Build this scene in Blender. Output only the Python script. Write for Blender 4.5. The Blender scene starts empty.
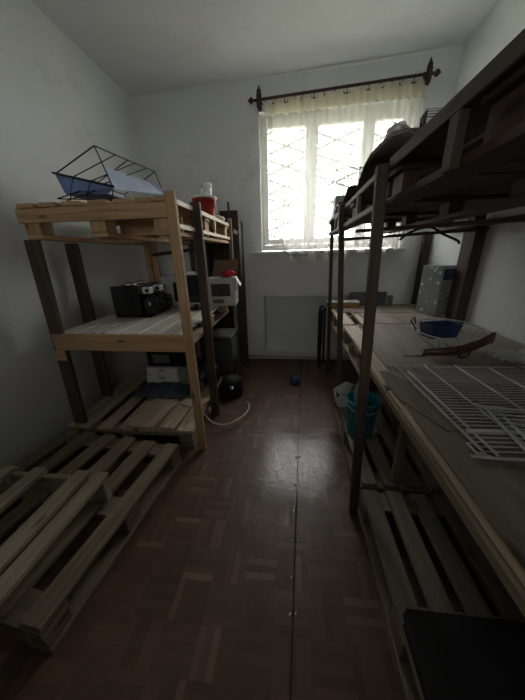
import bpy, bmesh, math, random
from mathutils import Vector, Matrix
R = math.radians
random.seed(7)
S = bpy.context.scene
COL = S.collection

# ------------------------------------------------------------------ materials
def nmat(name):
    m = bpy.data.materials.new(name); m.use_nodes = True
    nt = m.node_tree; b = nt.nodes['Principled BSDF']
    return m, nt, b
def N(nt, t, **k):
    n = nt.nodes.new(t)
    for a, v in k.items():
        if hasattr(n, a): setattr(n, a, v)
        else: n.inputs[a].default_value = v
    return n
def ramp(nt, stops):
    r = nt.nodes.new('ShaderNodeValToRGB'); cr = r.color_ramp
    while len(cr.elements) > 1: cr.elements.remove(cr.elements[-1])
    for i, (p, c) in enumerate(stops):
        e = cr.elements[0] if i == 0 else cr.elements.new(p)
        e.position = p; e.color = (*c, 1)
    return r
def plain(name, col, rough=.5, metal=0, noise=.15, scale=12, bump=.0, **k):
    m, nt, b = nmat(name)
    tc = N(nt, 'ShaderNodeTexCoord'); nz = N(nt, 'ShaderNodeTexNoise', Scale=scale, Detail=5)
    nt.links.new(tc.outputs['Object'], nz.inputs['Vector'])
    r = ramp(nt, [(.3, [c*(1-noise) for c in col]), (.7, [min(1, c*(1+noise)) for c in col])])
    nt.links.new(nz.outputs['Fac'], r.inputs['Fac']); nt.links.new(r.outputs['Color'], b.inputs['Base Color'])
    b.inputs['Roughness'].default_value = rough; b.inputs['Metallic'].default_value = metal
    for a, v in k.items(): b.inputs[a.replace('_', ' ')].default_value = v
    if bump:
        bp = N(nt, 'ShaderNodeBump', Strength=bump, Distance=.01)
        nt.links.new(nz.outputs['Fac'], bp.inputs['Height']); nt.links.new(bp.outputs['Normal'], b.inputs['Normal'])
    return m
def wood(name, dark, mid, light, rough=.75, stain=(.35, .33, .30), stain_amt=.35):
    m, nt, b = nmat(name); L = nt.links.new
    uv = N(nt, 'ShaderNodeUVMap')
    mp = N(nt, 'ShaderNodeMapping'); mp.inputs['Scale'].default_value = (2.2, 42, 1)
    L(uv.outputs['UV'], mp.inputs['Vector'])
    n1 = N(nt, 'ShaderNodeTexNoise', Scale=1, Detail=6, Roughness=.65, Distortion=.8); L(mp.outputs[0], n1.inputs['Vector'])
    r1 = ramp(nt, [(.25, dark), (.5, mid), (.75, light)]); L(n1.outputs['Fac'], r1.inputs['Fac'])
    # knots
    mk = N(nt, 'ShaderNodeMapping'); mk.inputs['Scale'].default_value = (3.2, 11, 1); L(uv.outputs['UV'], mk.inputs['Vector'])
    vo = N(nt, 'ShaderNodeTexVoronoi', Scale=1); L(mk.outputs[0], vo.inputs['Vector'])
    rk = ramp(nt, [(.05, (1, 1, 1)), (.14, (0, 0, 0))]); L(vo.outputs['Distance'], rk.inputs['Fac'])
    mx = N(nt, 'ShaderNodeMixRGB'); mx.inputs['Color2'].default_value = (*[c*.45 for c in dark], 1)
    L(rk.outputs['Color'], mx.inputs['Fac']); L(r1.outputs['Color'], mx.inputs['Color1'])
    # board to board shade and dirt stains
    ms = N(nt, 'ShaderNodeMapping'); ms.inputs['Scale'].default_value = (1.1, 3, 1); L(uv.outputs['UV'], ms.inputs['Vector'])
    n2 = N(nt, 'ShaderNodeTexNoise', Scale=1, Detail=3); L(ms.outputs[0], n2.inputs['Vector'])
    r2 = ramp(nt, [(.42, (0, 0, 0)), (.68, (stain_amt,)*3)]); L(n2.outputs['Fac'], r2.inputs['Fac'])
    m2 = N(nt, 'ShaderNodeMixRGB', blend_type='MULTIPLY'); m2.inputs['Color2'].default_value = (*stain, 1)
    L(r2.outputs['Color'], m2.inputs['Fac']); L(mx.outputs['Color'], m2.inputs['Color1'])
    L(m2.outputs['Color'], b.inputs['Base Color'])
    b.inputs['Roughness'].default_value = rough
    bp = N(nt, 'ShaderNodeBump', Strength=.25, Distance=.004); L(n1.outputs['Fac'], bp.inputs['Height']); L(bp.outputs['Normal'], b.inputs['Normal'])
    return m
def wallmat(name, col, dirt=True):
    m, nt, b = nmat(name); L = nt.links.new
    tc = N(nt, 'ShaderNodeTexCoord')
    n1 = N(nt, 'ShaderNodeTexNoise', Scale=1.1, Detail=5, Roughness=.6); L(tc.outputs['Object'], n1.inputs['Vector'])
    r1 = ramp(nt, [(.3, [c*.90 for c in col]), (.7, [c*1.05 for c in col])]); L(n1.outputs['Fac'], r1.inputs['Fac'])
    n3 = N(nt, 'ShaderNodeTexNoise', Scale=2.3, Detail=7, Roughness=.7); L(tc.outputs['Object'], n3.inputs['Vector'])
    r3 = ramp(nt, [(.56, (1, 1, 1)), (.72, (.86, .86, .84))]); L(n3.outputs['Fac'], r3.inputs['Fac'])
    mx = N(nt, 'ShaderNodeMixRGB', blend_type='MULTIPLY'); mx.inputs['Fac'].default_value = 1
    L(r1.outputs['Color'], mx.inputs['Color1']); L(r3.outputs['Color'], mx.inputs['Color2']); L(mx.outputs['Color'], b.inputs['Base Color'])
    n2 = N(nt, 'ShaderNodeTexNoise', Scale=60, Detail=4); L(tc.outputs['Object'], n2.inputs['Vector'])
    n4 = N(nt, 'ShaderNodeTexNoise', Scale=3.5, Detail=2); L(tc.outputs['Object'], n4.inputs['Vector'])
    ad = N(nt, 'ShaderNodeMath', operation='MULTIPLY_ADD'); ad.inputs[1].default_value = 3.0
    L(n4.outputs['Fac'], ad.inputs[0]); L(n2.outputs['Fac'], ad.inputs[2])
    bp = N(nt, 'ShaderNodeBump', Strength=.22, Distance=.012); L(ad.outputs[0], bp.inputs['Height']); L(bp.outputs['Normal'], b.inputs['Normal'])
    b.inputs['Roughness'].default_value = .85
    return m
def glassy(name, col, alpha, rough=.1, trans=False):
    m = bpy.data.materials.new(name); m.use_nodes = True; nt = m.node_tree; nt.nodes.clear(); L = nt.links.new
    out = N(nt, 'ShaderNodeOutputMaterial'); mix = N(nt, 'ShaderNodeMixShader'); mix.inputs[0].default_value = alpha
    tr = N(nt, 'ShaderNodeBsdfTransparent')
    if trans:
        a = N(nt, 'ShaderNodeBsdfTranslucent'); a.inputs['Color'].default_value = (*col, 1)
        d = N(nt, 'ShaderNodeBsdfDiffuse'); d.inputs['Color'].default_value = (*col, 1)
        m2 = N(nt, 'ShaderNodeMixShader'); m2.inputs[0].default_value = .45; L(a.outputs[0], m2.inputs[1]); L(d.outputs[0], m2.inputs[2]); g = m2
    else:
        g = N(nt, 'ShaderNodeBsdfPrincipled'); g.inputs['Base Color'].default_value = (*col, 1); g.inputs['Roughness'].default_value = rough
    L(tr.outputs[0], mix.inputs[1]); L(g.outputs[0], mix.inputs[2]); L(mix.outputs[0], out.inputs['Surface'])
    return m
def floormat():
    m, nt, b = nmat('parquet_linoleum'); L = nt.links.new
    tc = N(nt, 'ShaderNodeTexCoord'); mp = N(nt, 'ShaderNodeMapping'); mp.inputs['Scale'].default_value = (1/.125,)*3
    mp.inputs['Location'].default_value = (20.37, 20.1, 0); L(tc.outputs['Object'], mp.inputs['Vector'])
    sp = N(nt, 'ShaderNodeSeparateXYZ'); L(mp.outputs[0], sp.inputs[0])
    def M(op, a, c=None):
        n = N(nt, 'ShaderNodeMath', operation=op)
        for i, v in enumerate((a, c)):
            if v is None: continue
            if isinstance(v, (int, float)): n.inputs[i].default_value = v
            else: L(v, n.inputs[i])
        return n.outputs[0]
    fx, fy = M('FLOOR', sp.outputs[0]), M('FLOOR', sp.outputs[1])
    par = M('MODULO', M('ADD', fx, fy), 2)
    ux, uy = M('FRACT', sp.outputs[0]), M('FRACT', sp.outputs[1])
    t = M('ADD', M('MULTIPLY', ux, par), M('MULTIPLY', uy, M('SUBTRACT', 1, par)))
    o = M('ADD', M('MULTIPLY', uy, par), M('MULTIPLY', ux, M('SUBTRACT', 1, par)))
    t5 = M('MULTIPLY', t, 5); st = M('FLOOR', t5)
    cb = N(nt, 'ShaderNodeCombineXYZ'); L(fx, cb.inputs[0]); L(fy, cb.inputs[1]); L(st, cb.inputs[2])
    wn = N(nt, 'ShaderNodeTexWhiteNoise'); L(cb.outputs[0], wn.inputs['Vector'])
    rr = ramp(nt, [(0, (.092, .052, .029)), (.5, (.114, .065, .037)), (.85, (.138, .080, .047)), (1, (.215, .135, .085))]); L(wn.outputs['Value'], rr.inputs['Fac'])
    # strip joints
    e = M('MINIMUM', M('FRACT', t5), M('SUBTRACT', 1, M('FRACT', t5)))
    e2 = M('MULTIPLY', M('MINIMUM', o, M('SUBTRACT', 1, o)), 5)
    ed = M('LESS_THAN', M('MINIMUM', e, e2), .05)
    mx = N(nt, 'ShaderNodeMixRGB'); mx.inputs['Color2'].default_value = (.090, .048, .032, 1)
    L(M('MULTIPLY', ed, .5), mx.inputs['Fac']); L(rr.outputs['Color'], mx.inputs['Color1'])
    # dirt
    nd = N(nt, 'ShaderNodeTexNoise', Scale=2.2, Detail=8, Roughness=.7); L(tc.outputs['Object'], nd.inputs['Vector'])
    rd = ramp(nt, [(.3, (.72, .70, .70)), (.7, (1.05, 1.05, 1.05))]); L(nd.outputs['Fac'], rd.inputs['Fac'])
    mm = N(nt, 'ShaderNodeMixRGB', blend_type='MULTIPLY'); mm.inputs['Fac'].default_value = 1
    L(mx.outputs['Color'], mm.inputs['Color1']); L(rd.outputs['Color'], mm.inputs['Color2']); L(mm.outputs['Color'], b.inputs['Base Color'])
    # wear: rougher where dull, bumps and scuffs
    nr = N(nt, 'ShaderNodeTexNoise', Scale=5, Detail=6); L(tc.outputs['Object'], nr.inputs['Vector'])
    r5 = ramp(nt, [(.35, (.38,)*3), (.7, (.58,)*3)]); L(nr.outputs['Fac'], r5.inputs['Fac'])
    # rubbed, glossy, wrinkled patch in the middle of the walkway
    sw = N(nt, 'ShaderNodeSeparateXYZ'); L(tc.outputs['Object'], sw.inputs[0])
    wob = M('MULTIPLY', M('SUBTRACT', nr.outputs['Fac'], .5), .22)
    dx = M('SUBTRACT', M('ABSOLUTE', M('SUBTRACT', M('ADD', sw.outputs[0], wob), .085)), .23)
    dy = M('SUBTRACT', M('ABSOLUTE', M('SUBTRACT', M('ADD', sw.outputs[1], wob), 1.29)), .24)
    pm = N(nt, 'ShaderNodeMapRange'); pm.inputs['From Min'].default_value = .06; pm.inputs['From Max'].default_value = -.06; L(M('MAXIMUM', dx, dy), pm.inputs['Value'])
    patch = pm.outputs[0]
    rmx = N(nt, 'ShaderNodeMixRGB'); rmx.inputs['Color2'].default_value = (.18, .18, .18, 1); L(patch, rmx.inputs['Fac']); L(r5.outputs['Color'], rmx.inputs['Color1']); L(rmx.outputs['Color'], b.inputs['Roughness'])
    nb = N(nt, 'ShaderNodeTexNoise', Scale=38, Detail=5, Distortion=1.5); L(tc.outputs['Object'], nb.inputs['Vector'])
    nb2 = N(nt, 'ShaderNodeTexNoise', Scale=7, Detail=2); L(tc.outputs['Object'], nb2.inputs['Vector'])
    h = M('ADD', M('MULTIPLY', nb.outputs['Fac'], M('ADD', .25, M('MULTIPLY', patch, .35))), M('MULTIPLY', nb2.outputs['Fac'], .8))
    bp = N(nt, 'ShaderNodeBump', Strength=.30, Distance=.012); L(h, bp.inputs['Height']); L(bp.outputs['Normal'], b.inputs['Normal'])
    b.inputs['Specular IOR Level'].default_value = .5
    return m

WALL = wallmat('wall_plaster', (.70, .725, .73))
CEIL = wallmat('ceiling_paint', (.74, .76, .785))
NEAR = wallmat('near_wall_paint', (.38, .38, .37))
FLOOR = floormat()
SUB = plain('subfloor', (.02, .017, .015), .9)
WHITE = plain('window_paint', (.80, .81, .78), .45, noise=.05)
SILL = plain('sill_paint', (.62, .63, .60), .5)
PINE = wood('pine', (.30, .175, .085), (.47, .30, .155), (.62, .43, .25))
PINE2 = wood('pine_worn', (.36, .27, .18), (.54, .43, .31), (.72, .62, .48), rough=.5, stain=(.45, .40, .35), stain_amt=.6)
OLD = wood('pallet_old', (.15, .11, .07), (.25, .195, .13), (.35, .29, .205), stain_amt=.5)
GREYW = wood('pallet_grey', (.14, .12, .09), (.23, .205, .16), (.32, .29, .23), stain_amt=.5)
DARKW = wood('dark_board', (.033, .022, .016), (.056, .037, .026), (.085, .058, .04))
BROWNP = wood('brown_post', (.045, .030, .020), (.075, .051, .035), (.115, .080, .055))
REDBR = wood('red_brown_board', (.055, .028, .020), (.085, .045, .031), (.115, .065, .045))
PAINTW = wood('painted_worn_board', (.40, .35, .28), (.68, .65, .59), (.86, .85, .81), rough=.42, stain=(.55, .47, .38), stain_amt=.6)
PLY = wood('ply_sheet', (.25, .215, .175), (.33, .29, .24), (.40, .355, .30), stain=(.5, .47, .43), stain_amt=.7)
PLYD = wood('ply_sheet_brown', (.13, .105, .08), (.19, .157, .122), (.24, .20, .16), stain_amt=.6)
CARD = plain('cardboard_brown', (.16, .105, .065), .85, bump=.1)
CARDL = plain('carton_pale', (.47, .46, .43), .7)
HARDB = plain('hardboard', (.085, .055, .04), .8, bump=.1)
BLACK = plain('black_plastic', (.012, .012, .013), .25)
BLACKM = plain('black_matt', (.010, .010, .011), .7)
BAGB = plain('black_bag', (.018, .018, .020), .35, bump=.6, scale=25)
CHROME = plain('chrome', (.75, .75, .75), .18, 1, noise=.05)
SILVERW = plain('silver_bright', (.72, .73, .73), .35, .1)
SILVER = plain('silver_plastic', (.46, .47, .47), .4, .2)
WIREW = plain('white_wire', (.46, .47, .44), .35, .0)
WIREK = plain('dark_wire', (.02, .02, .022), .4, .5)
WIREG = plain('grey_wire', (.30, .32, .36), .4, .3)
IRON = plain('wrought_iron_brown', (.060, .028, .020), .5, .3)
IRONB = plain('iron_black', (.018, .018, .02), .5, .4)
GRILLE = plain('grille_paint', (.20, .21, .20), .6)
BLUE = plain('blue_tray', (.16, .24, .46), .4)
BLUE_LIT = plain('blue_tray_lit', (.50, .60, .78), .4)  # copy of the tray blue, window light painted in as a paler colour
NAVY = plain('navy_tub', (.014, .034, .10), .4)
TEAL = plain('teal_plastic', (.005, .27, .30), .35)
RED = plain('red_plastic', (.30, .028, .022), .35)
REDC = plain('red_cloth', (.55, .02, .04), .8, bump=.5)
STRAP = plain('brown_strap', (.07, .027, .02), .45)
FOAM = plain('yellow_foam', (.42, .235, .07), .8)
PAPER = plain('white_paper', (.80, .80, .77), .8, noise=.06)
LABEL = plain('blue_label', (.40, .50, .64), .7)
CABLE = plain('cable_white', (.62, .57, .48), .5)
GREYB = plain('grey_box', (.33, .36, .36), .5)
GREYD = plain('grey_dark_board', (.11, .115, .12), .8)
CLOTHB = plain('slate_cloth', (.085, .095, .125), .9, bump=.4, scale=30)
BALL = plain('blue_bag', (.035, .12, .24), .35, bump=.8, scale=30)
DGLASS = plain('dark_glass', (.006, .006, .008), .08)
PIPE = plain('pipe_paint', (.40, .39, .36), .5)
NAIL = plain('nail_steel', (.75, .74, .70), .25, 1)
LEAF = plain('leaf', (.22, .34, .12), .6, noise=.4)
BARK = plain('bark', (.12, .10, .08), .9)
GROUND = plain('outdoor_grass', (.20, .20, .13), .9)
GLASS = glassy('window_glass', (.9, .95, .95), .06, .03)
JAR = glassy('jar_plastic', (.75, .78, .78), .55, .15)
FILM = glassy('clear_film', (.58, .60, .60), .50, .25)
SMOKE = glassy('smoky_plastic', (.07, .08, .085), .85, .25)
SHEER = glassy('sheer_curtain', (.92, .91, .86), .30, trans=True)
HEADER = glassy('curtain_header_cloth', (.62, .585, .46), .90, trans=True)
HEM = glassy('curtain_hem_cloth', (.92, .91, .85), .62, trans=True)

# patterned boxes
def dotted(name):
    m, nt, b = nmat(name); L = nt.links.new
    uv = N(nt, 'ShaderNodeUVMap')
    vo = N(nt, 'ShaderNodeTexVoronoi', Scale=23); vo.inputs['Randomness'].default_value = .75; L(uv.outputs['UV'], vo.inputs['Vector'])
    r = ramp(nt, [(.24, (.74, .77, .76)), (.32, (.25, .275, .27))]); L(vo.outputs['Distance'], r.inputs['Fac'])
    L(r.outputs['Color'], b.inputs['Base Color']); b.inputs['Roughness'].default_value = .5
    return m
DOTS = dotted('dotted_print')
CREST = plain('card_grey', (.33, .355, .35), .5)

# ------------------------------------------------------------------ mesh builder
class MB:
    def __init__(s): s.v = []; s.f = []; s.uv = []; s.sm = []
    def add(s, vs, fs, uvs=None, smooth=False):
        k = len(s.v); s.v += [Vector(v) for v in vs]
        for i, f in enumerate(fs):
            s.f.append([k+j for j in f]); s.uv.append(uvs[i] if uvs else [(0, 0)]*len(f)); s.sm.append(smooth)
        return s
    def box(s, a, b, rot=None, c=None):
        "axis-aligned box from corner a to corner b, then optionally turned by rot about c"
        a = Vector(a); b = Vector(b); mid = (a+b)/2; d = [abs(b[i]-a[i]) for i in range(3)]
        L = max(range(3), key=lambda i: d[i]); ou, ov = random.uniform(0, 60), random.uniform(0, 60)
        vs = []
        for z in (-1, 1):
            for y in (-1, 1):
                for x in (-1, 1): vs.append(Vector((x*d[0]/2, y*d[1]/2, z*d[2]/2)))
        fs = [(0, 2, 3, 1), (4, 5, 7, 6), (0, 1, 5, 4), (2, 6, 7, 3), (0, 4, 6, 2), (1, 3, 7, 5)]
        uvs = []
        for f in fs:
            ax = [i for i in range(3) if len({round(vs[j][i], 6) for j in f}) > 1]
            if len(ax) < 2: ax = [0, 1]
            if L in ax: u = L; w = ax[0] if ax[1] == L else ax[1]
            else: u, w = ax
            uvs.append([(vs[j][u]+ou, vs[j][w]+ov) for j in f])
        if rot: vs = [rot @ v for v in vs]
        if c is not None: vs = [v + (Vector(c)) for v in vs]
        else: vs = [v+mid for v in vs]
        return s.add(vs, fs, uvs)
    def beam(s, p0, p1, w, t, up=(0, 0, 1)):
        "rectangular bar from p0 to p1; w across, t along the up direction"
        p0 = Vector(p0); p1 = Vector(p1); d = p1-p0; l = d.length; d.normalize()
        up = Vector(up)
        if abs(d.dot(up)) > .95: up = Vector((0, 1, 0))
        sd = d.cross(up).normalized(); u2 = sd.cross(d)
        rot = Matrix((d, sd, u2)).transposed()
        return s.box((-l/2, -w/2, -t/2), (l/2, w/2, t/2), rot, (p0+p1)/2)
    def tube(s, pts, r, n=6, closed=False):
        pts = [Vector(p) for p in pts]; m = len(pts); rings = []
        for i, p in enumerate(pts):
            if closed: t = pts[(i+1) % m]-pts[i-1]
            else: t = pts[min(i+1, m-1)]-pts[max(i-1, 0)]
            t.normalize()
            up = Vector((0, 0, 1)) if abs(t.z) < .9 else Vector((0, 1, 0))
            a = t.cross(up).normalized(); b = a.cross(t)
            rr = r[i] if isinstance(r, (list, tuple)) else r
            rings.append([p+(a*math.cos(2*math.pi*k/n)+b*math.sin(2*math.pi*k/n))*rr for k in range(n)])
        vs = [v for q in rings for v in q]; fs = []
        for i in range(m if closed else m-1):
            j = (i+1) % m
            for k in range(n): fs.append((i*n+k, i*n+(k+1) % n, j*n+(k+1) % n, j*n+k))
        if not closed: fs += [tuple(range(n))[::-1], tuple((m-1)*n+k for k in range(n))]
        return s.add(vs, fs, None, True)
    def lathe(s, prof, c=(0, 0, 0), n=24, axis=None, cap=True):
        "profile of (radius, height)"
        c = Vector(c); rot = axis if axis else Matrix.Identity(3); vs = []; fs = []
        for r, h in prof:
            for k in range(n): vs.append(c+rot @ Vector((r*math.cos(2*math.pi*k/n), r*math.sin(2*math.pi*k/n), h)))
        for i in range(len(prof)-1):
            for k in range(n): fs.append((i*n+k, i*n+(k+1) % n, (i+1)*n+(k+1) % n, (i+1)*n+k))
        if cap: fs += [tuple(range(n))[::-1], tuple((len(prof)-1)*n+k for k in range(n))]
        return s.add(vs, fs, None, True)
    def grid(s, fn, nu, nv, smooth=True):
        vs = [fn(i/nu, j/nv) for j in range(nv+1) for i in range(nu+1)]; fs = []; uvs = []
        for j in range(nv):
            for i in range(nu):
                fs.append((j*(nu+1)+i, j*(nu+1)+i+1, (j+1)*(nu+1)+i+1, (j+1)*(nu+1)+i))
                uvs.append([(i/nu, j/nv), ((i+1)/nu, j/nv), ((i+1)/nu, (j+1)/nv), (i/nu, (j+1)/nv)])
        return s.add(vs, fs, uvs, smooth)
    def poly_prism(s, pts, d):
        "polygon (list of points) extruded along vector d"
        pts = [Vector(p) for p in pts]; d = Vector(d); n = len(pts)
        fs = [tuple(range(n))[::-1], tuple(n+i for i in range(n))]+[(i, (i+1) % n, n+(i+1) % n, n+i) for i in range(n)]
        ou, ov = random.uniform(0, 60), random.uniform(0, 60); allp = pts+[p+d for p in pts]
        uvs = [[(allp[i].y+ou, allp[i].x+allp[i].z+ov) for i in f] for f in fs]
        return s.add(allp, fs, uvs)

def root_loc(o):
    p = Vector((0, 0, 0))
    while o: p += o.location; o = o.parent
    return p
def obj(name, mb, mat, parent=None, bevel=0, loc=None, solid=0, sub=0):
    me = bpy.data.meshes.new(name)
    off = root_loc(parent) if parent else Vector((0, 0, 0))
    if loc is not None: off = off*0+Vector(loc)
    me.from_pydata([tuple(v-off) for v in mb.v], [], mb.f)
    ul = me.uv_layers.new(name='UVMap'); k = 0
    for i, p in enumerate(me.polygons):
        p.use_smooth = mb.sm[i]
        for j in range(len(mb.f[i])): ul.data[p.loop_start+j].uv = mb.uv[i][j]
    bm = bmesh.new(); bm.from_mesh(me)
    if not solid and len(bm.faces) < 60000: bmesh.ops.recalc_face_normals(bm, faces=bm.faces)
    bm.to_mesh(me); bm.free()
    me.materials.append(mat)
    o = bpy.data.objects.new(name, me); COL.objects.link(o)
    if parent: o.parent = parent
    if loc is not None: o.location = Vector(loc)-(root_loc(parent) if parent else Vector((0, 0, 0)))
    if bevel:
        md = o.modifiers.new('bevel', 'BEVEL'); md.width = bevel; md.segments = 1; md.limit_method = 'ANGLE'; md.angle_limit = R(50)
    if solid:
        md = o.modifiers.new('solid', 'SOLIDIFY'); md.thickness = solid; md.offset = 0
    if sub:
        md = o.modifiers.new('sub', 'SUBSURF'); md.levels = sub; md.render_levels = sub
    return o
def tag(o, label, cat, group=None, kind=None):
    o['label'] = label; o['category'] = cat
    if group: o['group'] = group
    if kind: o['kind'] = kind
    return o
def thing(name, label, cat, loc, group=None):
    o = bpy.data.objects.new(name, None); COL.objects.link(o); o.location = loc; o.empty_display_size = .05
    return tag(o, label, cat, group)
def struct(name, mb, mat, parent=None, **k):
    o = obj(name, mb, mat, parent, **k)
    if not parent: o['kind'] = 'structure'
    return o
def B(a, b): return MB().box(a, b)

# ------------------------------------------------------------------ room shell
XL0, XL1, XR, D, YN = -1.61, -1.51, 1.335, 2.94, -0.9
def cz(x): return 2.672+.045*x
def seam(y): return .018+(y-.49)*.042
struct('floor', MB().box((-1.75, YN-.1, -.10), (1.5, 3.25, -.0045)), SUB)
def sl(u, v): y = YN+v*(2.955-YN); return Vector((-1.70+u*(seam(y)-.003+1.70), y, 0))
def sr(u, v): y = YN+v*(2.955-YN); return Vector((seam(y)+.003+u*(1.42-seam(y)-.003), y, 0))
sheet_l = MB().grid(sl, 2, 8); sheet_r = MB().grid(sr, 2, 8)
lino = MB()
for g in (sheet_l, sheet_r): lino.add(g.v, g.f, g.uv)
f0 = bpy.data.objects['floor']
lm = obj('linoleum_sheet', lino, FLOOR, f0, solid=.004)
# walls (the left one leans in a little towards the top)
struct('wall_left', MB().poly_prism([(XL0, YN, -.02), (XL0-.0, D+.02, -.02), (XL1, D+.02, 2.8), (XL1, YN, 2.8)], (-.15, 0, 0)), WALL)
struct('wall_right', B((XR, YN, -.02), (XR+.15, D+.02, 2.85)), WALL)
WX0, WX1, WZ0, WZ1 = -.326, 1.041, 1.226, 2.42
NX0, NX1, NZ0, NZ1 = -.31, 1.08, .085, .755
wf = MB()
wf.box((-1.8, D, -.02), (NX0, D+.25, WZ0)); wf.box((-1.8, D, WZ0), (WX0, D+.25, 2.9))
wf.box((NX1, D, -.02), (1.5, D+.25, WZ0)); wf.box((WX1, D, WZ0), (1.5, D+.25, 2.9))
wf.box((NX0, D, NZ1), (NX1, D+.25, WZ0)); wf.box((WX0, D, WZ1), (WX1, D+.25, 2.9))
wf.box((NX0, D+.17, -.02), (NX1, D+.25, NZ1)); wf.box((NX0, D, -.02), (NX1, D+.17, NZ0))
struct('wall_far', wf, WALL)
wn = MB()   # wall behind the viewer, with an unglazed opening added to let fill light in
wn.box((-1.8, YN-.12, -.02), (1.5, YN, 1.2)); wn.box((-1.8, YN-.12, 2.48), (1.5, YN, 2.9)); wn.box((-1.8, YN-.12, 1.2), (-.9, YN, 2.48)); wn.box((.9, YN-.12, 1.2), (1.5, YN, 2.48))
struct('wall_near', wn, NEAR)
fbox = MB(); fbox.box((-1.8, YN-1.3, -.02), (1.5, YN-1.2, 2.9)); fbox.box((-1.9, YN-1.3, -.02), (-1.8, YN-.1, 2.9)); fbox.box((1.5, YN-1.3, -.02), (1.6, YN-.1, 2.9)); fbox.box((-1.9, YN-1.3, 2.9), (1.6, YN-.1, 3.0)); fbox.box((-1.9, YN-1.3, -.1), (1.6, YN-.1, -.02))  # unseen box added around the fill lamp, keeps sky light out
struct('wall_fill_box', fbox, NEAR)
struct('ceiling', MB().poly_prism([(-1.75, YN-.1, cz(-1.75)), (1.5, YN-.1, cz(1.5)), (1.5, 3.25, cz(1.5)), (-1.75, 3.25, cz(-1.75))], (0, 0, .12)), CEIL)
tm = MB(); tm.beam((-.30, D-.002, 2.642), (1.05, D-.002, 2.704), .012, .016)
struct('trim_1', tm, WHITE)
bb = MB(); bb.tube([(-.52, D-.02, .045), (-.1, D-.022, .040), (.30, D-.02, .034), (.80, D-.02, .03), (1.30, D-.02, .03)], .011, 10)
struct('baseboard_far', bb, PIPE)
# ------------------------------------------------------------------ window
w = bpy.data.objects.new('window_1', None); COL.objects.link(w); w.location = (.36, 3.05, 1.23); w['kind'] = 'structure'
FY0, FY1 = 3.02, 3.085
m = MB()
fx0, fx1, fz0, fz1 = -.318, 1.036, 1.237, 2.412
m.box((fx0, FY0, fz0), (fx1, FY1, 1.292)); m.box((fx0, FY0, 2.372), (fx1, FY1, fz1))
m.box((fx0, FY0, 1.292), (-.292, FY1, 2.372)); m.box((1.012, FY0, 1.292), (fx1, FY1, 2.372))
m.box((.155, FY0, 1.292), (.187, FY1, 2.372)); m.box((.668, FY0, 1.292), (.694, FY1, 2.372))
obj('window_frame', m, WHITE, w, .003)
for x0, x1 in ((-.290, .153), (.189, .666), (.696, 1.010)):
    m = MB(); y0, y1, z0, z1, t = FY0-.012, FY1-.02, 1.294, 2.370, .042
    m.box((x0, y0, z0), (x0+t, y1, z1)); m.box((x1-t, y0, z0), (x1, y1, z1))
    m.box((x0+t, y0, z0), (x1-t, y1, z0+.055)); m.box((x0+t, y0, z1-.06), (x1-t, y1, z1))
    s = obj('sash', m, WHITE, w, .004)
    obj('window_pane', B((x0+t-.004, FY0+.018, z0+.05), (x1-t+.004, FY0+.022, z1-.055)), GLASS, s)
obj('window_sill', B((-.40, 2.845, 1.196), (1.10, 3.018, 1.228)), SILL, w, .004)
m = MB()   # painted soffit and reveals of the recess
m.box((WX0, D+.002, WZ1-.006), (WX1, FY1, WZ1-.001)); m.box((WX0+.001, D+.002, 1.23), (WX0+.007, FY1, WZ1-.007)); m.box((WX1-.007, D+.002, 1.23), (WX1-.001, FY1, WZ1-.007))
obj('window_reveal', m, WHITE, w)

# steel grille outside the panes
g = thing('window_grille', 'thin steel burglar grille of crossing diamond bars outside the window panes', 'grille', (.36, 3.17, 1.24))
m = MB(); GY = 3.17
for z in (1.25, 2.40): m.beam((-.32, GY, z), (1.035, GY, z), .012, .012)
for x in (-.316, .171, .681, 1.03): m.beam((x, GY, 1.25), (x, GY, 2.40), .012, .012)
obj('grille_frame', m, GRILLE, g)
m = MB()
for x0, x1 in ((-.316, .171), (.171, .681), (.681, 1.03)):
    wd = x1-x0; h = .088*wd/.487*.5+.044
    z = 1.25-2*h
    while z < 2.42:
        for (za, zb, oy) in ((z, z+2*h, .0), (z+2*h, z, .008)):
            # clip to the frame
            def pt(t): return Vector((x0+t*wd, GY+oy, za+t*(zb-za)))
            t0, t1 = 0., 1.
            lo, hi = 1.25, 2.40
            for lim, sgn in ((lo, 1), (hi, -1)):
                fa, fb = sgn*(za-lim), sgn*(zb-lim)
                if fa < 0 and fb < 0: t0 = 2
                elif fa < 0: t0 = max(t0, fa/(fa-fb))
                elif fb < 0: t1 = min(t1, fa/(fa-fb))
            if t1-t0 > .03: m.tube([pt(t0), pt(t1)], .012, 6)
        z += 2*h
obj('grille_lattice', m, GRILLE, g)

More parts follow.
